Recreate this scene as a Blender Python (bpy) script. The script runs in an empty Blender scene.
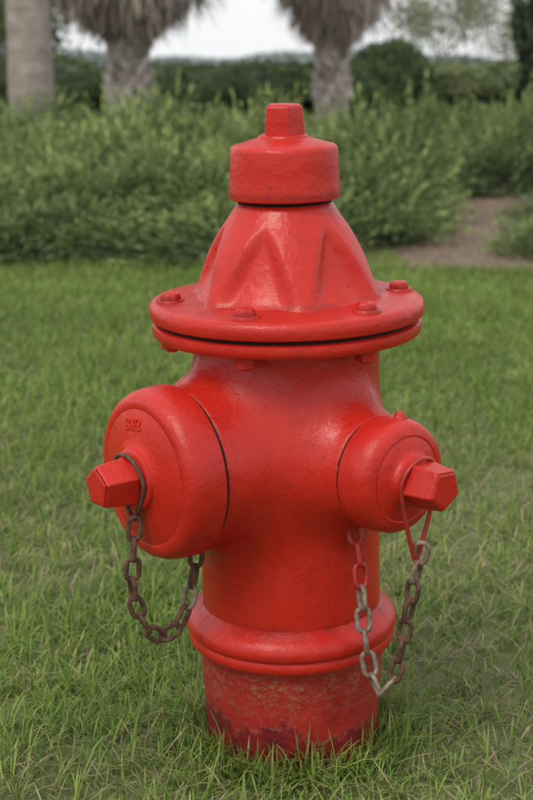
import bpy, bmesh, math, random
import numpy as np
from mathutils import Matrix, Vector, Euler
random.seed(7); rng=np.random.default_rng(7)
S=bpy.context.scene
S.view_settings.view_transform='Standard'; S.view_settings.look='None'; S.view_settings.exposure=0
def link(o):
    S.collection.objects.link(o); return o
def empty(name,loc=(0,0,0)):
    e=bpy.data.objects.new(name,None); e.location=loc; e.empty_display_size=.1; return link(e)
def obj(name,me,mats=(),parent=None,smooth=None):
    for m in mats: me.materials.append(m)
    if smooth is not None:
        me.polygons.foreach_set('use_smooth',[True]*len(me.polygons))
        if smooth<180: me.set_sharp_from_angle(angle=math.radians(smooth))
    o=bpy.data.objects.new(name,me); link(o)
    if parent: o.parent=parent
    return o
def mesh_np(name,V,F,col=None,matidx=None):
    V=np.asarray(V,np.float32); F=np.asarray(F,np.int32); k=F.shape[1]
    me=bpy.data.meshes.new(name)
    me.vertices.add(len(V)); me.vertices.foreach_set('co',V.ravel())
    me.loops.add(F.size); me.loops.foreach_set('vertex_index',F.ravel())
    me.polygons.add(len(F)); me.polygons.foreach_set('loop_start',np.arange(0,F.size,k,dtype=np.int32))
    if matidx is not None: me.polygons.foreach_set('material_index',np.asarray(matidx,np.int32))
    me.update(calc_edges=True)
    if col is not None:
        a=me.color_attributes.new('Col','FLOAT_COLOR','POINT')
        c=np.ones((len(V),4),np.float32); c[:,:3]=col; a.data.foreach_set('color',c.ravel())
    return me
_ph=rng.uniform(0,6.28,(8,3)); _dr=rng.normal(size=(8,3))
def wob(P,f):
    P=np.asarray(P); out=0
    for i in range(8): out=out+np.sin((P@_dr[i])*f+_ph[i,0])
    return out/4.0

# ---------------- materials
def newmat(name):
    m=bpy.data.materials.new(name); m.use_nodes=True; nt=m.node_tree
    return m,nt,nt.nodes['Principled BSDF']
def N(nt,t,**kw):
    n=nt.nodes.new(t)
    for k,v in kw.items(): setattr(n,k,v)
    return n
def noise(nt,scale,detail=4,rough=.55,vec=None):
    n=N(nt,'ShaderNodeTexNoise'); n.inputs['Scale'].default_value=scale; n.inputs['Detail'].default_value=detail
    n.inputs['Roughness'].default_value=rough
    if vec: nt.links.new(vec,n.inputs['Vector'])
    return n
def ramp(nt,src,stops):
    r=N(nt,'ShaderNodeValToRGB'); cr=r.color_ramp
    while len(cr.elements)<len(stops): cr.elements.new(.5)
    for e,(p,c) in zip(cr.elements,stops):
        e.position=p; e.color=(c,c,c,1) if not hasattr(c,'__len__') else (*c,1)
    nt.links.new(src,r.inputs[0]); return r
def mix(nt,f,a,b,bt='MIX'):
    m=N(nt,'ShaderNodeMix',data_type='RGBA',blend_type=bt)
    for s,v in ((0,f),(6,a),(7,b)):
        if hasattr(v,'is_output'): nt.links.new(v,m.inputs[s])
        else: m.inputs[s].default_value=v if s==0 else (*v,1)
    return m.outputs[2]
def mathn(nt,op,a,b=0.0,clamp=False):
    m=N(nt,'ShaderNodeMath',operation=op); m.use_clamp=clamp
    for s,v in ((0,a),(1,b)):
        if hasattr(v,'is_output'): nt.links.new(v,m.inputs[s])
        else: m.inputs[s].default_value=v
    return m.outputs[0]
def bump(nt,b,srcs):
    prev=None
    for s,st,d in srcs:
        n=N(nt,'ShaderNodeBump'); n.inputs['Strength'].default_value=st; n.inputs['Distance'].default_value=d
        nt.links.new(s,n.inputs['Height'])
        if prev: nt.links.new(prev,n.inputs['Normal'])
        prev=n.outputs[0]
    nt.links.new(prev,b.inputs['Normal'])

def red_paint(name,worn=False):
    m,nt,b=newmat(name)
    tc=N(nt,'ShaderNodeTexCoord').outputs['Object']
    n1=noise(nt,9,5,.6,tc); n2=noise(nt,55,3,.5,tc); n3=noise(nt,380,3,.6,tc); n4=noise(nt,23,6,.7,tc); n8=noise(nt,150,4,.6,tc)
    mpz=N(nt,'ShaderNodeMapping'); mpz.inputs['Scale'].default_value=(1,1,.16); nt.links.new(tc,mpz.inputs[0])
    nd=noise(nt,75,3,.5,mpz.outputs[0])   # vertical sags and brush marks
    sx=N(nt,'ShaderNodeSeparateXYZ'); nt.links.new(tc,sx.inputs[0]); z=sx.outputs[2]
    c=mix(nt,ramp(nt,n1.outputs[0],[(.3,0),(.7,1)]).outputs[0],(.45,.014,.008),(.58,.024,.013))
    sp=ramp(nt,n4.outputs[0],[(.58,0),(.72,1)]).outputs[0]
    c=mix(nt,mathn(nt,'MULTIPLY',sp,.40),c,(.26,.011,.009))
    fl=ramp(nt,n8.outputs[0],[(.67,0),(.70,1)]).outputs[0]
    c=mix(nt,mathn(nt,'MULTIPLY',fl,.55),c,(.14,.012,.010))
    rg=ramp(nt,n4.outputs[0],[(.3,.25),(.7,.46)]).outputs[0]
    if worn:
        n5=noise(nt,150,6,.8,tc); n6=noise(nt,16,6,.7,tc)
        mp=N(nt,'ShaderNodeMapping'); mp.inputs['Scale'].default_value=(1,1,.45); nt.links.new(tc,mp.inputs[0])
        n7=noise(nt,13,7,.75,mp.outputs[0])
        mh=N(nt,'ShaderNodeMapping'); mh.inputs['Scale'].default_value=(1,1,2.6); nt.links.new(tc,mh.inputs[0])
        n9=noise(nt,42,6,.75,mh.outputs[0])
        c=mix(nt,ramp(nt,n6.outputs[0],[(.35,0),(.65,1)]).outputs[0],(.28,.011,.008),(.43,.020,.012))
        band=mathn(nt,'SUBTRACT',1.0,mathn(nt,'ABSOLUTE',mathn(nt,'MULTIPLY',mathn(nt,'SUBTRACT',z,.132),22.0)),True)
        ch=mathn(nt,'MULTIPLY',mathn(nt,'MULTIPLY',ramp(nt,n5.outputs[0],[(.46,0),(.57,1)]).outputs[0],ramp(nt,n9.outputs[0],[(.42,0),(.56,1)]).outputs[0]),band)
        c=mix(nt,mathn(nt,'MULTIPLY',ch,.8),c,(.32,.17,.09))
        zz=mathn(nt,'ADD',z,mathn(nt,'MULTIPLY',mathn(nt,'SUBTRACT',n7.outputs[0],.5),.19))
        low=ramp(nt,mathn(nt,'MULTIPLY',zz,10.0),[(.74,1),(.84,0)]).outputs[0]
        dk=mix(nt,ramp(nt,n6.outputs[0],[(.40,0),(.62,1)]).outputs[0],(.08,.006,.007),(.27,.009,.012))
        c=mix(nt,mathn(nt,'MULTIPLY',low,.92),c,dk)
        ed=mathn(nt,'MULTIPLY',ramp(nt,mathn(nt,'MULTIPLY',zz,10.0),[(.73,0),(.78,1),(.84,0)]).outputs[0],ramp(nt,n5.outputs[0],[(.46,0),(.62,1)]).outputs[0])
        c=mix(nt,mathn(nt,'MULTIPLY',ed,.6),c,(.33,.17,.11))
        gr=ramp(nt,n5.outputs[0],[(.60,0),(.66,1)]).outputs[0]
        c=mix(nt,mathn(nt,'MULTIPLY',gr,.4),c,(.30,.16,.09))
        dirt=ramp(nt,mathn(nt,'MULTIPLY',z,10.0),[(.15,1),(.50,0)]).outputs[0]
        c=mix(nt,mathn(nt,'MULTIPLY',dirt,.55),c,(.09,.045,.025))
        rg=ramp(nt,n6.outputs[0],[(.3,.40),(.7,.65)]).outputs[0]
        bump(nt,b,[(n5.outputs[0],.6,.0025),(n6.outputs[0],.5,.005),(n2.outputs[0],.35,.003),(low,.5,.0012)])
    else:
        # grime that collects in the fillets above the base ring and round the bonnet foot
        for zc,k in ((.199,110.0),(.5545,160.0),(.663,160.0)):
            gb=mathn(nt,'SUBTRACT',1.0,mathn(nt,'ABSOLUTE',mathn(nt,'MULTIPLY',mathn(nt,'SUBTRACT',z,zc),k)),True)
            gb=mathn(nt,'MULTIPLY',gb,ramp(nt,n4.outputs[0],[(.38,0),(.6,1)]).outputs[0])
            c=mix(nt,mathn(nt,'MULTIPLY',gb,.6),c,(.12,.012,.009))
        bump(nt,b,[(n2.outputs[0],.40,.0030),(nd.outputs[0],.35,.0024),(n8.outputs[0],.28,.0009),(n3.outputs[0],.18,.0006),(n4.outputs[0],.38,.004),(fl,.5,.0006)])
    nt.links.new(c,b.inputs['Base Color']); nt.links.new(rg,b.inputs['Roughness'])
    b.inputs['Specular IOR Level'].default_value=.38
    return m
RED=red_paint('red_enamel_paint'); WORN=red_paint('worn_red_paint',True)
def simple(name,col,rough=.6,metal=0,c2=None,sc=60,bs=.4,bd=.002):
    m,nt,b=newmat(name); tc=N(nt,'ShaderNodeTexCoord').outputs['Object']
    n=noise(nt,sc,5,.65,tc)
    c=mix(nt,ramp(nt,n.outputs[0],[(.35,0),(.65,1)]).outputs[0],col,c2 or tuple(v*.6 for v in col))
    nt.links.new(c,b.inputs['Base Color']); b.inputs['Roughness'].default_value=rough; b.inputs['Metallic'].default_value=metal
    bump(nt,b,[(n.outputs[0],bs,bd)]); return m
DARK=simple('joint_gap_shade',(.02,.005,.004),.85)  # near-black colour paints the shade inside the open gaps between parts
ZINC=simple('weathered_zinc',(.32,.27,.22),.6,.3,(.15,.08,.045),110)
RUST=simple('rusty_steel',(.18,.085,.05),.8,.2,(.06,.03,.022),120)
CRED=simple('chain_red_paint',(.50,.022,.016),.45,0,(.25,.03,.02),120)
def leafmat(name,trans=.3,rough=.5,wscale=0.0,dark=.6):
    m,nt,b=newmat(name)
    a=N(nt,'ShaderNodeAttribute',attribute_name='Col').outputs['Color']
    g=N(nt,'ShaderNodeNewGeometry').outputs['Position']
    c=a
    if wscale:
        n=noise(nt,wscale,3,.6,g)
        f=ramp(nt,n.outputs[0],[(.35,0),(.65,1)]).outputs[0]
        c=mix(nt,1.0,c,mix(nt,f,(dark,dark,dark*.9),(1.15,1.12,1.0)),'MULTIPLY')
    nt.links.new(c,b.inputs['Base Color']); b.inputs['Roughness'].default_value=rough
    b.inputs['Specular IOR Level'].default_value=.3
    if trans:
        t=N(nt,'ShaderNodeBsdfTranslucent'); nt.links.new(c,t.inputs[0])
        ms=N(nt,'ShaderNodeMixShader'); ms.inputs[0].default_value=trans
        nt.links.new(b.outputs[0],ms.inputs[1]); nt.links.new(t.outputs[0],ms.inputs[2])
        nt.links.new(ms.outputs[0],nt.nodes['Material Output'].inputs[0])
    return m
GRASS=leafmat('grass_blades',.38,.5,1.6,.80); LEAF=leafmat('foliage_leaves',0,.55,.9,.7)
JUN=leafmat('juniper_needles',0,.6,1.1,.58); DEAD=leafmat('dead_fronds',0,.8)

# ---------------- fire hydrant
H=empty('fire_hydrant',(.009,0,-.02)); H.rotation_euler=(math.radians(1.7),math.radians(-1.1),0)
def revolve(prof,seg=112,close=True):
    P=np.array(prof,float); n=len(P); a=np.linspace(0,2*np.pi,seg,endpoint=False)
    V=np.zeros((n,seg,3)); V[:,:,0]=P[:,0:1]*np.cos(a); V[:,:,1]=P[:,0:1]*np.sin(a); V[:,:,2]=P[:,1:2]
    i=np.arange(n-1)[:,None]*seg; j=np.arange(seg)[None]; j2=(j+1)%seg
    F=np.stack([i+j,i+j2,i+seg+j2,i+seg+j],-1).reshape(-1,4)
    return V.reshape(-1,3),F
def rev_obj(name,prof,mat=RED,M=None,smooth=38,seg=112,warp=0):
    V,F=revolve(prof,seg)
    if warp: V[:,:2]*=(1+warp*wob(V,14.0))[:,None]
    if M is not None:
        V=(np.array(M)[:3,:3]@V.T).T+np.array(M)[:3,3]
    return obj(name,mesh_np(name,V,F),[mat],H,smooth)
def nut(name,r0,r1,t0,t1,M=None,sides=5,rot=0,mat=RED,bev=.0030):
    bm=bmesh.new(); rings=[]
    for r,t in ((r0,t0),(r0*.99,t0+(t1-t0)*.25),(r1,t1-.003),(r1*.84,t1)):
        rings.append([bm.verts.new((r*math.cos(rot+2*math.pi*k/sides),r*math.sin(rot+2*math.pi*k/sides),t)) for k in range(sides)])
    for A,B in zip(rings,rings[1:]):
        for k in range(sides): bm.faces.new((A[k],A[(k+1)%sides],B[(k+1)%sides],B[k]))
    bm.faces.new(rings[-1]); bm.faces.new(rings[0][::-1])
    if M is not None: bmesh.ops.transform(bm,matrix=M,verts=bm.verts)
    me=bpy.data.meshes.new(name); bm.to_mesh(me); bm.free()
    o=obj(name,me,[mat],H,180)
    b=o.modifiers.new('b','BEVEL'); b.width=bev; b.segments=4; b.limit_method='ANGLE'; b.angle_limit=math.radians(20); b.harden_normals=True
    return o
ZN=.382
def nozM(az):   # az deg from toward-camera(-Y), + = right
    d=Vector((math.sin(math.radians(az)),-math.cos(math.radians(az)),0)); z=d; y=Vector((0,0,1)); x=y.cross(z)
    return Matrix(((x.x,y.x,z.x,0),(x.y,y.y,z.y,0),(x.z,y.z,z.z,ZN),(0,0,0,1))),d
AZ=dict(p=-53,r=41,b=-140)
OB,OS=.019,.013
noz=[(AZ['p'],.1255+OB,.0872,.096),(AZ['r'],.1255+OS,.0578,.068),(AZ['b'],.1255,.0575,.066)]
def sdf(P):
    rx=np.hypot(P[:,0],P[:,1]); zz=P[:,2]
    d=np.maximum(np.maximum(rx-.1015,zz-.5185),.15-zz)
    for az,L,r1,r0 in noz:
        dv=np.array(nozM(az)[1]); Q=P-np.array([0,0,ZN]); t=Q@dv
        rad=np.linalg.norm(Q-t[:,None]*dv,axis=1)
        rr=r0+(r1-r0)*np.clip(t/L,0,1)
        e=np.maximum(np.maximum(rad-rr,t-L),-t)
        k=.044; h=np.clip(.5+.5*(e-d)/k,0,1); d=e*(1-h)+d*h-k*h*(1-h)
    return d
bm=bmesh.new()
bmesh.ops.create_cone(bm,cap_ends=True,segments=64,radius1=.103,radius2=.103,depth=.3685,matrix=Matrix.Translation((0,0,.33425)))
for az,L,r1,r0 in noz:
    M,_=nozM(az); bmesh.ops.create_cone(bm,cap_ends=True,segments=64,radius1=r0,radius2=r1,depth=L,matrix=M@Matrix.Translation((0,0,L/2)))
me=bpy.data.meshes.new('tmp'); bm.to_mesh(me); bm.free()
t=bpy.data.objects.new('tmp',me); link(t); r=t.modifiers.new('r','REMESH'); r.mode='VOXEL'; r.voxel_size=.0028
dg=bpy.context.evaluated_depsgraph_get(); ev=bpy.data.meshes.new_from_object(t.evaluated_get(dg)); bpy.data.objects.remove(t)
V=np.zeros(len(ev.vertices)*3,np.float32); ev.vertices.foreach_get('co',V); V=V.reshape(-1,3).astype(float)
for it in range(12):
    d=sdf(V); e=1e-4; G=np.stack([(sdf(V+np.eye(3)[k]*e)-sdf(V-np.eye(3)[k]*e))/(2*e) for k in range(3)],1)
    G/=np.maximum(np.linalg.norm(G,axis=1,keepdims=True),1e-3); V-=G*(d*.8)[:,None]
V*=1+ .0025*wob(V,30)[:,None]*np.array([1,1,0])
ev.vertices.foreach_set('co',V.astype(np.float32).ravel()); ev.update()
obj('barrel_with_outlets',ev,[RED],H,50)
# flanges
rev_obj('lower_flange',[(.098,.505),(.110,.507),(.135,.510),(.1445,.5115),(.1468,.5140),(.1475,.519),(.1468,.5235),(.144,.5255),(.12,.5257)],warp=.003)
rev_obj('flange_gap_fill',[(.139,.520),(.1405,.5262),(.1405,.5298),(.139,.535)],DARK)  # dark filler ring, painted shade of the gap between the flanges
rev_obj('upper_flange',[(.12,.5302),(.1465,.5302),(.149,.5317),(.150,.535),(.150,.541),(.1488,.5455),(.146,.5482),(.141,.5495),(.100,.5530),(.085,.554)],warp=.003)
# bonnet with six bolt recesses
BA=[math.radians(-90-20+60*k) for k in range(6)]
zs=[.552,.554,.557,.562]+list(np.linspace(.568,.634,26))+[.639,.644,.648,.651,.653]
kz=[.552,.556,.562,.576,.592,.609,.625,.637,.645,.650,.653]; kr=[.1085,.1045,.1015,.0955,.0885,.0797,.0700,.0612,.0562,.0535,.0505]
seg=240; a=np.linspace(0,2*np.pi,seg,endpoint=False); zs=np.array(zs)
R=np.interp(zs,kz,kr)[:,None]*np.ones(seg); off=np.min(np.abs((a[None]-np.array(BA)[:,None]+np.pi)%(2*np.pi)-np.pi),axis=0)/math.radians(30)
v=np.clip((zs-.553)/(.634-.553),0,1)[:,None]; w=.98*(1-v)**.45*(v<1)
s=np.clip((w-off[None])/.50,0,1); s=s*s*(3-2*s)
R=R-s*(.0135*np.sin(np.pi*np.clip(.25+v*.70,0,1)))
V=np.stack([R*np.cos(a),R*np.sin(a),zs[:,None]*np.ones(seg)],-1).reshape(-1,3)
i=np.arange(len(zs)-1)[:,None]*seg; j=np.arange(seg)[None]; j2=(j+1)%seg
F=np.stack([i+j,i+j2,i+seg+j2,i+seg+j],-1).reshape(-1,4)
o=obj('bonnet',mesh_np('bonnet',V,F),[RED],H,180); m=o.modifiers.new('s','SUBSURF'); m.levels=1; m.render_levels=1
rev_obj('bonnet_neck',[(.049,.64),(.049,.662)],DARK)
rev_obj('weather_cap',[(.045,.6575),(.0575,.6572),(.0598,.6585),(.0602,.6615),(.0595,.667),(.0584,.690),(.0577,.7080),(.0568,.7115),(.0545,.7135),(.044,.7165),(.034,.7195),(.0275,.7215),(.0262,.7238),(.024,.7247),(0,.7252)],warp=.005)
nut('operating_nut',.0232,.0212,.7225,.7565,sides=5,rot=math.radians(-90+14))
for k,an in enumerate(BA):
    c=Vector((.1265*math.cos(an),.1265*math.sin(an),0)); M=Matrix.Translation(c)
    rev_obj(f'bolt_washer_{k}',[(.0,.5532),(.0145,.5532),(.0158,.5515),(.0158,.548)],M=M,seg=24)
    nut(f'bolt_head_{k}',.0122,.0114,.551,.5606,M,6,random.random(),bev=.0022)
    nut(f'bolt_nut_{k}',.0125,.0125,.511,.5010,M,6,random.random(),bev=.0018)
    rev_obj(f'bolt_end_{k}',[(.0065,.505),(.0065,.4965),(.005,.4955),(0,.4955)],M=M,seg=16)
# caps
def cap(tag,az,big,off):
    M,d=nozM(az)
    if big: pr=[(.080,.118),(.080,.1295),(.0900,.1295),(.0922,.1312),(.0925,.135),(.0920,.150),(.0905,.160),(.0865,.1685),(.0815,.1722),(.0745,.1738),(.0725,.1730),(.0705,.1742),(.045,.1785),(.036,.180),(.0335,.1815),(.0325,.186),(.030,.1880),(0,.1885)]
    else: pr=[(.052,.118),(.052,.1290),(.0595,.1290),(.0612,.1307),(.0615,.135),(.0610,.150),(.0598,.158),(.0565,.1655),(.0520,.1690),(.0460,.1705),(.0445,.1697),(.043,.1707),(.034,.1735),(.0285,.175),(.0270,.1765),(.0262,.182),(.0240,.184),(0,.1845)]
    rev_obj(tag+'_cap',[(r,t+off) for r,t in pr],M=M,warp=.004)
    t0=(.187 if big else .183)+off
    jr=.0868 if big else .0574
    rev_obj(tag+'_cap_joint',[(jr-.004,.1225+off),(jr,.1245+off),(jr,.1298+off)],DARK,M=M)
    nut(tag+'_cap_nut',.0270,.0236,t0,t0+(.044 if big else .041),M,5,math.radians(20 if big else 50))
    return M,d
Mp,dp=cap('pumper',AZ['p'],True,OB); Mr,dr=cap('hose',AZ['r'],False,OS); cap('rear_hose',AZ['b'],False,0)
nut('hose_cap_lug',.008,.006,.0,.008,Mr@Matrix.Translation((0.01,.058,.150+OS))@Matrix.Rotation(math.radians(-90),4,'X'),6)
fc=bpy.data.curves.new('cap_lettering','FONT'); fc.body='B&2'; fc.size=.018; fc.extrude=.0005; fc.bevel_depth=.0005; fc.align_x='CENTER'; fc.align_y='CENTER'
fo=bpy.data.objects.new('cap_lettering_tmp',fc); link(fo); fme=bpy.data.meshes.new_from_object(fo.evaluated_get(bpy.context.evaluated_depsgraph_get())); bpy.data.objects.remove(fo)
fme.transform(Mp@Matrix.Rotation(math.radians(10),4,'Z')@Matrix.Translation((0,.0565,.1767+OB))@Matrix.Rotation(math.radians(-8),4,'X')); obj('cap_lettering',fme,[RED],H)
# base ring & shoe
rev_obj('base_ring',[(.100,.200),(.1035,.1985),(.1075,.194),(.1130,.1905),(.1185,.1855),(.1205,.1800),(.1208,.1745),(.1190,.1700),(.1165,.1675),(.1168,.1660),(.1180,.1635),(.1178,.1575),(.1160,.1545),(.1110,.1535),(.106,.1530)],warp=.004,smooth=45)
V,F=revolve([(.1065-.0155*t,.156-.22*t) for t in np.linspace(0,1,60)],140)
V[:,:2]*=(1+.014*wob(V,16)*np.clip((.15-V[:,2])/.1,0,1))[:,None]
obj('shoe',mesh_np('shoe',V,F),[WORN],H,180)
# chains
def link_mesh(L,W,r,ns=28,nr=8):
    st=L/2-W/2; pts=[]
    for k in range(ns):
        a=2*math.pi*k/ns; x=(W/2-r)*math.cos(a); z=(W/2-r)*math.sin(a)+(st if math.sin(a)>=0 else -st)
        pts.append((x,0,z))
    P=np.array(pts); V=[]
    for k in range(ns):
        T=P[(k+1)%ns]-P[k-1]; T/=np.linalg.norm(T); Y=np.array([0,1,0]); X=np.cross(Y,T)
        for q in range(nr):
            b=2*math.pi*q/nr; V.append(P[k]+r*(math.cos(b)*X+math.sin(b)*Y))
    F=[(k*nr+q,k*nr+(q+1)%nr,((k+1)%ns)*nr+(q+1)%nr,((k+1)%ns)*nr+q) for k in range(ns) for q in range(nr)]
    return np.array(V),np.array(F)
def chain(name,ctrl,L,W,r,matf):
    C=[Vector(c) for c in ctrl]; C=[C[0]*2-C[1]]+C+[C[-1]*2-C[-2]]; pts=[]
    for i in range(1,len(C)-2):
        for s in range(40):
            t=s/40; p0,p1,p2,p3=C[i-1:i+3]
            pts.append(.5*((2*p1)+(p2-p0)*t+(2*p0-5*p1+4*p2-p3)*t*t+(3*p1-p0-3*p2+p3)*t**3))
    pitch=L-2.75*r; out=[pts[0]]; acc=0
    for a_,b_ in zip(pts,pts[1:]):
        acc+=(b_-a_).length
        if acc>=pitch: out.append(b_); acc=0
    Vs=[];Fs=[];Ms=[];n=0; lv,lf=link_mesh(L,W,r)
    for i in range(len(out)-1):
        a_,b_=out[i],out[i+1]; z=(b_-a_).normalized(); x=Vector((.6,-.8,.1)).cross(z).normalized()
        tw=random.uniform(-.3,.3)+(math.pi/2 if i%2 else 0)+.4
        x=Matrix.Rotation(tw,3,z)@x; y=z.cross(x)
        Mx=np.array([[x.x,y.x,z.x],[x.y,y.y,z.y],[x.z,y.z,z.z]]); c=np.array((a_+b_)/2)
        Vs.append(lv@Mx.T+c); Fs.append(lf+n); n+=len(lv); Ms+= [matf(i,len(out)-1)]*len(lf)
    obj(name,mesh_np(name,np.vstack(Vs),np.vstack(Fs),matidx=Ms),[CRED,ZINC,RUST],H,180)
def mr(i,n):
    if i<3 : return 0
    if i<n//2+1: return 1
    return 2 if i<n-2 else 1
chain('hose_cap_chain',[(.066,-.088,.320),(.073,-.098,.275),(.076,-.108,.220),(.081,-.122,.170),(.094,-.131,.137),(.110,-.131,.163),(.118,-.134,.210),(.127,-.142,.267),(.136,-.156,.322)],.031,.0195,.0028,mr)
chain('pumper_cap_chain',[(-.162,-.138,.345),(-.165,-.138,.305),(-.168,-.134,.263),(-.158,-.124,.221),(-.141,-.110,.199),(-.121,-.095,.210),(-.108,-.080,.248),(-.100,-.066,.305)],.030,.019,.0028,lambda i,n:2 if random.random()<.85 else 1)
def wire(name,M,rad,t,drop,r,mat):
    P=[]; n=48
    for k in range(n):
        a=2*math.pi*k/n; y=rad*math.sin(a)
        if math.sin(a)<0: y*=drop
        P.append((rad*math.cos(a)*(1 if math.sin(a)>0 else (1-.62*(-math.sin(a))**1.2)),y,t+.004*math.sin(a)))
    P=np.array(P);V=[];nr=8
    for k in range(n):
        T=P[(k+1)%n]-P[k-1];T/=np.linalg.norm(T);Z=np.array([0,0,1.]);X=np.cross(Z,T);X/=np.linalg.norm(X);Y=np.cross(T,X)
        for q in range(nr):
            b=2*math.pi*q/nr; V.append(P[k]+r*(math.cos(b)*X+math.sin(b)*Y))
    F=[(k*nr+q,k*nr+(q+1)%nr,((k+1)%n)*nr+(q+1)%nr,((k+1)%n)*nr+q) for k in range(n) for q in range(nr)]
    V=np.array(V)@np.array(M)[:3,:3].T+np.array(M)[:3,3]
    obj(name,mesh_np(name,V,np.array(F)),[mat],H,180)
wire('hose_cap_wire',Mr,.0262,.187+OS,3.2,.0024,CRED); wire('pumper_cap_wire',Mp,.0285,.1905+OB,1.5,.0024,RUST)

# ---------------- grass
def blades(P,L,Wd,az,lean,curl,col):
    n=len(P); ts=[0,.38,.72,1.0]; d=np.stack([np.cos(az),np.sin(az)],1); s=np.stack([-np.sin(az),np.cos(az)],1)
    V=np.zeros((n,7,3)); C=np.zeros((n,7,3)); q=0
    for i,t in enumerate(ts):
        an=lean+curl*t; h=L*t*np.cos(an); o=L*t*np.sin(an)
        w=Wd*(1-.25*t)/2 if i<3 else 0
        for sg in ((-1,1) if i<3 else (0,)):
            V[:,q,0]=P[:,0]+d[:,0]*o+s[:,0]*w*sg; V[:,q,1]=P[:,1]+d[:,1]*o+s[:,1]*w*sg; V[:,q,2]=P[:,2]+h
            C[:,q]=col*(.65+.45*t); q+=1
    T=np.array([[0,1,3],[0,3,2],[2,3,5],[2,5,4],[4,5,6]])
    F=(T[None]+np.arange(n)[:,None,None]*7).reshape(-1,3)
    return V.reshape(-1,3),F,C.reshape(-1,3)
def gcol(n,straw):
    g1=np.array([.235,.355,.075]); g2=np.array([.36,.44,.125]); g3=np.array([.12,.235,.048])
    u=rng.random((n,1)); c=np.where(u<.5,g1+(g2-g1)*u*2,g1+(g3-g1)*(u-.5)*2)
    st=np.array([.52,.44,.28])*rng.uniform(.6,1.15,(n,1)); k=rng.random(n)<straw
    c[k]=st[k]; return c*rng.uniform(.85,1.15,(n,1)),k
def field(x0,x1,y0,y1,dens,near=False):
    n=int((x1-x0)*(y1-y0)*dens); P=np.zeros((n,3)); P[:,0]=rng.uniform(x0,x1,n); P[:,1]=rng.uniform(y0,y1,n)
    if near:
        d=wob(P*1.0+3,5.5)+.5*wob(P,17); keep=rng.random(n)<np.clip(.78+.28*d,.35,1)
        keep&=np.hypot(P[:,0]-.008,P[:,1])>.096; P=P[keep]; d=d[keep]; n=len(P); straw=np.clip(.14-.16*d,.04,.5)
    else: straw=.08; d=np.zeros(n)
    P[:,:2]+=.012*np.stack([wob(P,60),wob(P+9,60)],1)
    c,k=gcol(n,straw)
    L=rng.gamma(6,.0050,n)*(1+.18*d)+.009; lean=np.abs(rng.normal(.28,.32,n)); curl=rng.uniform(.0,1.1,n)
    L[k]*=.9; lean[k]=rng.uniform(.7,1.45,k.sum()); curl[k]=rng.uniform(0,.3,k.sum()); P[k,2]=rng.uniform(0,.012,k.sum())
    wd=rng.uniform(.0012,.0025,n)*(1 if near else 1.5)
    return blades(P,L,wd,rng.uniform(0,6.283,n),lean,curl,c)
GR=empty('grass')
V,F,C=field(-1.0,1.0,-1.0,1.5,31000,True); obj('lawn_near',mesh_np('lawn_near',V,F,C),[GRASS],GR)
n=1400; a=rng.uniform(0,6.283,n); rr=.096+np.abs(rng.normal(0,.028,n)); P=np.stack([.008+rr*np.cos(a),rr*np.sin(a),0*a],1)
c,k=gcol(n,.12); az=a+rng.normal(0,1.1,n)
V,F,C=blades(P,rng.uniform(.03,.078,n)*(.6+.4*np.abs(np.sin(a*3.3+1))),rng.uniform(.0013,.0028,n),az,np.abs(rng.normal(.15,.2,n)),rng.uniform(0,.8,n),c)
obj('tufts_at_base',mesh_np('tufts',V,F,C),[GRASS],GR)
tiles=[]
for q in range(5):
    V,F,C=field(-.26,.26,-.26,.26,10500); tiles.append(mesh_np('lawn_tile',V,F,C)); tiles[-1].materials.append(GRASS)
for ix in range(-9,9):
    for iy in range(-4,9):
        cx=ix*.5+.25; cy=iy*.5+.25
        if -1<cx<1 and -1<cy<1.5: continue
        if cy<-1 and abs(cx)>2.5: continue
        if iy==8 and cx>.3: continue
        o=bpy.data.objects.new('lawn_tile',random.choice(tiles)); link(o); o.parent=GR
        o.location=(cx,cy+(random.uniform(-.06,.06) if iy>=7 else 0),0); o.rotation_euler=(0,0,random.choice([0,1,2,3])*math.pi/2)
        o.scale=(1,1,random.uniform(.85,1.1))
# ragged fringe where the lawn thins into the bare strip
n=5000; P=np.zeros((n,3)); P[:,0]=rng.uniform(.2,4,n); P[:,1]=3.95+np.abs(rng.normal(0,.09,n))+.07*wob(P*np.array([1,0,0]),5); c,k=gcol(n,.2)
V,F,C=blades(P,rng.uniform(.02,.055,n),rng.uniform(.002,.004,n),rng.uniform(0,6.28,n),np.abs(rng.normal(.3,.3,n)),rng.uniform(0,1,n),c); obj('lawn_fringe',mesh_np('fringe',V,F,C),[GRASS],GR)

# ---------------- ground
m,nt,b=newmat('ground_soil_and_lawn'); g=N(nt,'ShaderNodeNewGeometry').outputs['Position']
sx=N(nt,'ShaderNodeSeparateXYZ'); nt.links.new(g,sx.inputs[0])
n1=noise(nt,3,5,.6,g); n2=noise(nt,60,5,.7,g); n3=noise(nt,.15,3,.5,g)
lawn=mix(nt,n2.outputs[0],(.09,.11,.04),(.19,.20,.08))
mul=mix(nt,ramp(nt,n2.outputs[0],[(.35,0),(.65,1)]).outputs[0],(.13,.085,.06),(.32,.23,.165))
far=mix(nt,n3.outputs[0],(.05,.08,.025),(.09,.11,.04))
e=mathn(nt,'ADD',sx.outputs[1],mathn(nt,'MULTIPLY',mathn(nt,'SUBTRACT',n1.outputs[0],.5),.25))
f1=mathn(nt,'MULTIPLY',mathn(nt,'SUBTRACT',e,4.0),12.0,True); f2=mathn(nt,'MULTIPLY',mathn(nt,'SUBTRACT',e,13.5),1.0,True)
c=mix(nt,f2,mix(nt,f1,lawn,mul),far); nt.links.new(c,b.inputs['Base Color']); b.inputs['Roughness'].default_value=.9
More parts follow.
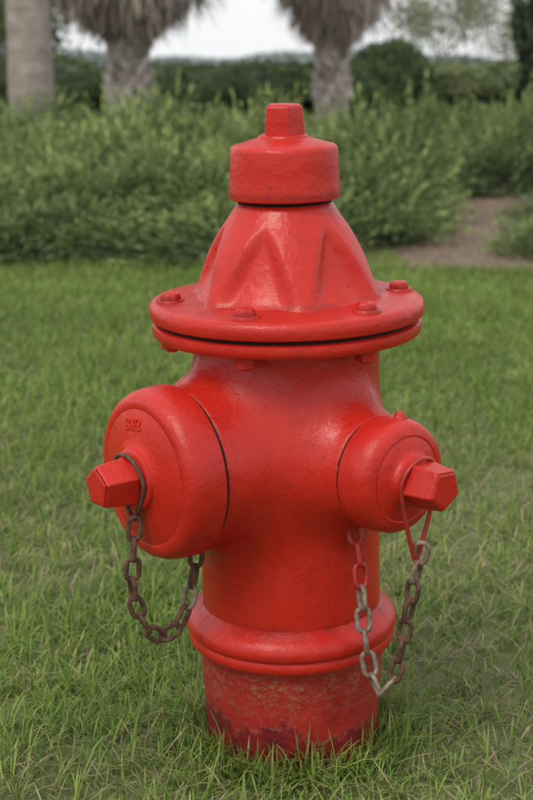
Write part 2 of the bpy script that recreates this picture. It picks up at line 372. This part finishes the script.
bump(nt,b,[(n2.outputs[0],.6,.02)])
bm=bmesh.new(); bmesh.ops.create_grid(bm,x_segments=8,y_segments=8,size=600); me=bpy.data.meshes.new('ground'); bm.to_mesh(me); bm.free(); obj('ground',me,[m])
m,nt,b=newmat('water'); b.inputs['Base Color'].default_value=(.16,.2,.22,1); b.inputs['Roughness'].default_value=.25
bm=bmesh.new(); bmesh.ops.create_grid(bm,x_segments=2,y_segments=2,size=1,matrix=Matrix.Translation((0,170,.02))@Matrix.Diagonal((400,110,1,1))); me=bpy.data.meshes.new('water'); bm.to_mesh(me); bm.free(); obj('water',me,[m])

# ---------------- foliage helpers
def leafcloud(C,D,size,asp,col,jit=.6):
    n=len(C); D=D+rng.normal(0,jit,(n,3)); D/=np.linalg.norm(D,axis=1,keepdims=True)
    X=np.cross(D,rng.normal(size=(n,3))); X/=np.linalg.norm(X,axis=1,keepdims=True)
    s=(size*rng.uniform(.6,1.3,n))[:,None]; w=s*asp
    V=np.stack([C-D*s*.5,C+X*w*.5,C+D*s*.5,C-X*w*.5],1).reshape(-1,3)
    F=np.arange(n*4).reshape(-1,4); return V,F,np.repeat(col,4,axis=0)
def clump_mesh(name,R,Ht,nsp,nl,lsize,asp,dark,light,sprl=.17):
    u=rng.uniform(0,1,nsp); a=rng.uniform(0,6.283,nsp); th=np.arccos(1-u*1.0)
    nrm=np.stack([np.sin(th)*np.cos(a),np.sin(th)*np.sin(a),np.cos(th)],1)
    k=rng.uniform(.45,1,nsp)**.5; B=nrm*k[:,None]*np.array([R,R,Ht])
    lump=1+.24*wob(nrm,4+R); B*=lump[:,None]
    D=nrm+np.array([0,0,.15])+rng.normal(0,.35,(nsp,3)); D/=np.linalg.norm(D,axis=1,keepdims=True)
    t=rng.uniform(0,1,(nsp,nl)); sl=sprl*rng.uniform(.5,1.3,(nsp,1))
    C=B[:,None]+D[:,None]*(t*sl)[...,None]+rng.normal(0,.008,(nsp,nl,3))*(1.3-t)[...,None]
    DD=np.repeat(D[:,None],nl,1)
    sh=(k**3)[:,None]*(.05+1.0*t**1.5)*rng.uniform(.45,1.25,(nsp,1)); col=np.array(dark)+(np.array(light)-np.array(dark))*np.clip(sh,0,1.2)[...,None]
    C=C.reshape(-1,3); C[:,2]=np.maximum(C[:,2],.01)
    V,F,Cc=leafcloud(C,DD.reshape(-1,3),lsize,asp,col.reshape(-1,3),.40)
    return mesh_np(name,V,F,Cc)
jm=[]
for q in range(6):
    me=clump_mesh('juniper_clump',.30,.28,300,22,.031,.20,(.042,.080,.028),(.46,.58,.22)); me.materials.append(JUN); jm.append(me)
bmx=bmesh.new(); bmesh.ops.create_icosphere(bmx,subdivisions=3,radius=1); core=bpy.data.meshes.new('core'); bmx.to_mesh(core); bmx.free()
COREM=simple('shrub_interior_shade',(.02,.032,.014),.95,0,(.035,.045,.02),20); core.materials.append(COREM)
JB=empty('juniper_hedge')
def put(me,x,y,z,s,sz,par):
    o=bpy.data.objects.new(me.name,me); link(o); o.parent=par; o.location=(x,y,z); o.rotation_euler=(random.uniform(-.2,.2),random.uniform(-.2,.2),random.uniform(0,6.28)); o.scale=(s,s,sz)
def inside(x,y):
    if y<4.44+.20*math.sin(x*2.3)+.12*math.sin(x*6): return False
    xr=.36+.08*math.sin(y*3)
    if y<7.3 and x>xr+(y-4.3)*.19: return False
    return y<9.9
x=-5.0
while x<5.0:
    y=4.2
    while y<9.9:
        xx=x+random.uniform(-.13,.13); yy=y+random.uniform(-.13,.13)
        if inside(xx,yy) and abs(xx)<1.3+yy*.36:
            ed=min(1,(yy-4.2)/1.2); hh=(.55+.50*ed)*random.uniform(.58,1.12)*(1+.30*math.sin(xx*1.9+yy*1.3))*(1-.035*max(0,yy-6.5)*2)
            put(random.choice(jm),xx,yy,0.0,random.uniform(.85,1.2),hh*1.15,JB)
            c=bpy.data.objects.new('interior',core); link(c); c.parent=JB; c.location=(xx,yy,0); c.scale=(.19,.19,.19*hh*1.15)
        y+=.30
    x+=.32
GC=empty('ground_cover_shrub')
for k in range(90):
    xx=random.uniform(.95,3.2); yy=random.uniform(4.5,6.3)
    if xx<1.02+(yy-4.5)*.20: continue
    put(random.choice(jm),xx,yy,-.02,random.uniform(.55,.8),random.uniform(.20,.40),GC)
n=9000; P=np.stack([rng.uniform(.3,3.2,n),rng.uniform(4.02,7.4,n),rng.uniform(0,.012,n)],1); c=np.array([.31,.225,.16])*rng.uniform(.4,1.3,(n,1))
V,F,C=blades(P,rng.uniform(.03,.09,n),rng.uniform(.002,.006,n),rng.uniform(0,6.28,n),rng.uniform(1.2,1.5,n),0*P[:,0],c); obj('mulch_litter',mesh_np('mulch',V,F,C),[DEAD])

# ---------------- background shrubs
def bush(name,loc,R,Ht,n,lsize,dark,light,shape=2.0):
    rr=R if hasattr(R,'__len__') else (R,R)
    e=empty(name,loc); u=rng.normal(size=(n,3)); u/=np.linalg.norm(u,axis=1,keepdims=True); u[:,2]=np.abs(u[:,2])*np.sign(u[:,2]+.35)
    k=rng.uniform(.6,1,n)**.4; lum=1+.08*wob(u,4.5)+.04*wob(u+loc[0],11)
    q=(np.abs(u)**shape).sum(1)**(-1/shape); C=u*(k*lum*q)[:,None]*np.array([rr[0],rr[1],Ht/2])
    C[:,2]+=Ht/2; C=C[C[:,2]>0.01]; n=len(C)
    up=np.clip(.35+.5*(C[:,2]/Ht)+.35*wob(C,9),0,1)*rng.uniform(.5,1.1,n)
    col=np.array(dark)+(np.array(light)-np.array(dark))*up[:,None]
    V,F,Cc=leafcloud(C,C-np.array([0,0,Ht/2]),lsize,.5,col,.9); obj('leaves',mesh_np('leaves',V,F,Cc),[LEAF],e)
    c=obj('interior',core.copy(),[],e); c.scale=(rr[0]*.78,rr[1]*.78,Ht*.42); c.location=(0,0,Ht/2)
    return e
DK,LT=(.024,.046,.020),(.11,.16,.055)
for x,y,r,h in [(-6.2,15,1.3,1.0),(-4.4,15.6,1.2,.90),(-2.7,15.2,1.1,.84),(-1.4,15.8,1.0,.76),(-.3,15.3,.9,.78),(.75,15.9,.9,.80)]:
    bush('clipped_hedge',(x,y,0),(r,.8),h,7000,.06,DK,LT,3.2)
bush('round_shrub',(1.42,16.2,0),.52,1.05,7000,.05,(.028,.055,.022),(.12,.18,.065),2.4)
bush('round_shrub',(2.25,17.5,0),.7,.80,6000,.06,(.08,.11,.05),(.27,.33,.15))
bush('round_shrub',(3.4,18.5,0),.9,.85,6000,.06,(.08,.11,.05),(.25,.31,.14))
bush('cypress_tree',(2.93,13.6,0),(.56,.56),4.6,18000,.07,(.018,.038,.016),(.08,.125,.045),2.6)
# ---------------- palms
TRK=simple('palm_trunk_bark',(.40,.345,.305),.9,0,(.26,.215,.185),14,.5,.01)
BOOT=simple('palm_boot_fibre',(.72,.66,.60),.9,0,(.24,.18,.14),14,.8,.02)
def fronds(n,zc,rad,par,green=True):
    Vs=[];Cs=[]
    for i in range(n):
        a=random.uniform(0,6.283); el=random.uniform(.15,1.3); d=np.array([math.cos(a)*math.cos(el),math.sin(a)*math.cos(el),math.sin(el)])
        s=np.cross(d,[0,0,1.]); s/=np.linalg.norm(s); u=np.cross(s,d); b=np.array([0,0,zc])+d*rad*.5
        Vs.append([np.array([0,0,zc])-s*.015,np.array([0,0,zc])+s*.015,b+s*.01,b-s*.01]); Cs.append([(.12,.15,.05)]*4)
        for k in range(34):
            f=(k/33-.5)*3.6; dd=d*math.cos(f)+s*math.sin(f); L=rad*.75*(1-.3*abs(f)/1.8)
            mpt=b+dd*L*.6; tip=b+dd*L-np.array([0,0,.25*L*random.uniform(.3,1)]); w=np.cross(dd,u)*.018
            Vs.append([b,mpt+w,tip,mpt-w]); Cs.append([tuple(np.array((.06,.11,.035))*random.uniform(.6,1.3))]*4)
    V=np.array(Vs).reshape(-1,3); obj('fronds',mesh_np('fronds',V,np.arange(len(V)).reshape(-1,4),np.array(Cs).reshape(-1,3)),[LEAF],par)
def sabal(loc,rt,zsk,ztop,skr):
    e=empty('palm_tree',loc)
    V,F=revolve([(rt*.82,-.1)]+[(rt*.80,z) for z in np.linspace(.1,ztop,14)],40); obj('trunk',mesh_np('trunk',V,F),[TRK],e,180)
    Vs=[];Fs=[];n=0
    for i in range(int(ztop*95)):
        z=i/95+.0; a=i*2.39996; w=.034; L=.14
        o=np.array([math.cos(a),math.sin(a),0]); s=np.array([-math.sin(a),math.cos(a),0]); tw=(1 if i%2 else -1)*.55
        up=np.array([0,0,1.])+s*tw; b0=o*rt*.80+np.array([0,0,z]); b1=b0+up*L+o*(rt*.36)
        q=[b0-s*w,b0+s*w,b1+s*w*.45,b1-s*w*.45]; q2=[p-o*.03 for p in q]
        Vs+=q+q2; Fs+=[(n,n+1,n+2,n+3),(n+4,n+7,n+6,n+5),(n+3,n+2,n+6,n+7),(n,n+3,n+7,n+4),(n+1,n+5,n+6,n+2)]; n+=8
    obj('boots',mesh_np('boots',np.array(Vs),np.array(Fs)),[BOOT],e)
    m_=16000; a=rng.uniform(0,6.283,m_); zt=zsk+.22+(ztop-zsk)*rng.random(m_)**1.25
    f=np.clip((zt-zsk-.15)/.45,0,1); ro=(rt+(skr-rt)*(f**.8)*rng.uniform(.3,1.08,m_)*(1+.18*np.sin(a*5+1)))
    L=rng.uniform(.12,.42,m_)*(.5+.5*f); o=np.stack([np.cos(a),np.sin(a),0*a],1)
    b0=o*ro[:,None]; b0[:,2]=zt; dn=np.stack([0*a,0*a,-np.ones(m_)],1)+o*rng.normal(-.02,.22,m_)[:,None]+rng.normal(0,.16,(m_,3)); tip=b0+dn*L[:,None]
    s=np.stack([-np.sin(a),np.cos(a),0*a],1)+rng.normal(0,.5,(m_,3)); s*=.008; md=(b0+tip)/2
    V=np.stack([b0,md+s,tip,md-s],1).reshape(-1,3); c=np.array([.48,.40,.33])*rng.uniform(.3,1.3,(m_,1))
    obj('dead_frond_skirt',mesh_np('skirt',V,np.arange(len(V)).reshape(-1,4),np.repeat(c,4,0)),[DEAD],e)
    V,F=revolve([(rt,zsk+.12),(rt+.45*(skr-rt),zsk+.35),(skr*.75,zsk+.7),(skr*.75,ztop),(0,ztop+.1)],24); obj('skirt_core',mesh_np('skc',V,F),[simple('dead_leaf_core',(.12,.095,.07),.95)],e,180)
    fronds(22,ztop+.05,1.3,e)
sabal((-1.0,9.3,0),.150,.92,2.3,.60)
sabal((.51,10.9,0),.135,.90,2.4,.40)
e=empty('palm_tree',(-1.55,8.3,0)); pr=[]
for i in range(110):
    z=-.1+i*.045+.01*math.sin(i*2.7); pr+=[(.150+.002*math.sin(i*1.9)-.004*z,z),(.1475-.004*z,z+.038)]
V,F=revolve(pr,48); V[:,:2]*=(1+.02*wob(V,5))[:,None]; obj('trunk',mesh_np('trunk',V,F),[TRK],e,60); fronds(26,4.85,1.5,e)

# ---------------- trees
BARK=simple('tree_bark',(.22,.20,.17),.9,0,(.13,.11,.09),20)
def tree(loc,Ht,spread,nleaf,lsize,dark,light,seed,z0=.25,name='broadleaf_tree'):
    rd=random.Random(seed); e=empty(name,loc); Vs=[];Fs=[];tips=[]
    def seg(p,q,r0,r1):
        n=sum(len(v) for v in Vs); d=(q-p).normalized(); x=d.orthogonal().normalized(); y=d.cross(x)
        V=[]
        for c,r in ((p,r0),(q,r1)):
            for k in range(7): V.append(tuple(c+(x*math.cos(k*.8976)+y*math.sin(k*.8976))*r))
        Vs.append(V); Fs.extend([(n+k,n+(k+1)%7,n+7+(k+1)%7,n+7+k) for k in range(7)])
    def grow(p,d,L,r,lv):
        for s in range(3):
            q=p+d*L/3; seg(p,q,r,r*.82); p=q; r*=.82; d=(d+Vector([rd.gauss(0,.14) for _ in range(3)])).normalized()
            if lv>=1: tips.append(p.copy())
        if lv<4:
            for k in range(rd.choice([2,3,3])):
                nd=(d+Vector((rd.gauss(0,.6),rd.gauss(0,.6),rd.gauss(.1,.35)))).normalized(); grow(p,nd,L*rd.uniform(.6,.85),r*.75,lv+1)
        else: tips.append(p)
    for k in range(2): grow(Vector((0,0,0)),Vector((rd.gauss(0,.12),rd.gauss(0,.12),1)).normalized(),Ht*z0,Ht*.010,0)
    obj('trunk_and_limbs',mesh_np('tr',np.array([v for V in Vs for v in V]),np.array(Fs)),[BARK],e,180)
    T=np.array([tuple(t) for t in tips]); C=T[rng.integers(0,len(T),nleaf)]+rng.normal(0,spread,(nleaf,3))
    col=np.array(dark)+(np.array(light)-np.array(dark))*(np.clip(.5+.5*wob(C,2.5),0,1)*rng.uniform(.6,1.1,nleaf))[:,None]
    V,F,Cc=leafcloud(C,rng.normal(size=(nleaf,3)),lsize,.55,col); obj('leaves',mesh_np('lv',V,F,Cc),[LEAF],e)
tree((3.4,28,0),4.4,.22,5500,.08,(.18,.21,.13),(.34,.38,.22),3,.19)
tree((6.3,31,0),5.0,.26,6500,.09,(.17,.20,.12),(.32,.36,.21),5,.19)
tree((-4.6,24,0),6,.35,14000,.12,(.05,.075,.035),(.15,.19,.08),11,.16)
tree((-8.5,26,0),7,.35,14000,.12,(.05,.075,.035),(.15,.19,.08),12,.18)
tree((10.5,26,0),7,.35,12000,.12,(.05,.075,.035),(.15,.19,.08),13,.18)
n=30000; x=rng.uniform(-170,170,n); hh=2.0+.7*np.sin(x*.11)+.35*np.sin(x*.37+1); C=np.stack([x,rng.uniform(276,282,n),rng.random(n)*hh],1)
V,F,Cc=leafcloud(C,rng.normal(size=(n,3)),1.1,.8,np.array([.36,.41,.43])*rng.uniform(.85,1.15,(n,1))); obj('distant_tree_line',mesh_np('dtl',V,F,Cc),[LEAF])  # distance haze is mixed into the pale blue-grey leaf colour

# ---------------- light
W=bpy.data.worlds.new('World'); S.world=W; W.use_nodes=True; nt=W.node_tree; bg=nt.nodes['Background']
sk=N(nt,'ShaderNodeTexSky',sky_type='NISHITA'); sk.sun_disc=False
el=math.radians(52); azs=math.radians(215)
sk.sun_elevation=el; sk.sun_rotation=azs; sk.dust_density=3; sk.air_density=1.0
# overcast: thin cloud layer veils the clear sky
wtc=N(nt,'ShaderNodeTexCoord').outputs['Generated']; cn=noise(nt,2.2,5,.6,wtc)
cloud=mix(nt,cn.outputs[0],(6.4,6.55,6.8),(8.0,8.05,8.1))
col=mix(nt,.86,sk.outputs[0],cloud)
nt.links.new(col,bg.inputs[0]); bg.inputs[1].default_value=.15
sd=Vector((math.sin(azs)*math.cos(el),math.cos(azs)*math.cos(el),math.sin(el)))
L=bpy.data.lights.new('sun','SUN'); L.energy=1.5; L.angle=math.radians(24); L.color=(1,.95,.86); lo=bpy.data.objects.new('sun',L); link(lo)
lo.rotation_euler=sd.to_track_quat('Z','Y').to_euler()
# ---------------- camera
cd=bpy.data.cameras.new('camera'); cam=bpy.data.objects.new('camera',cd); link(cam); S.camera=cam
cd.sensor_fit='VERTICAL'; cd.sensor_height=36; cd.lens=67.5; cd.clip_start=.05; cd.clip_end=2000
cam.location=(-.023,-1.638,.779); cam.rotation_euler=(math.radians(90-12.7),0,0)
cd.dof.use_dof=True; cd.dof.focus_distance=1.56; cd.dof.aperture_fstop=8
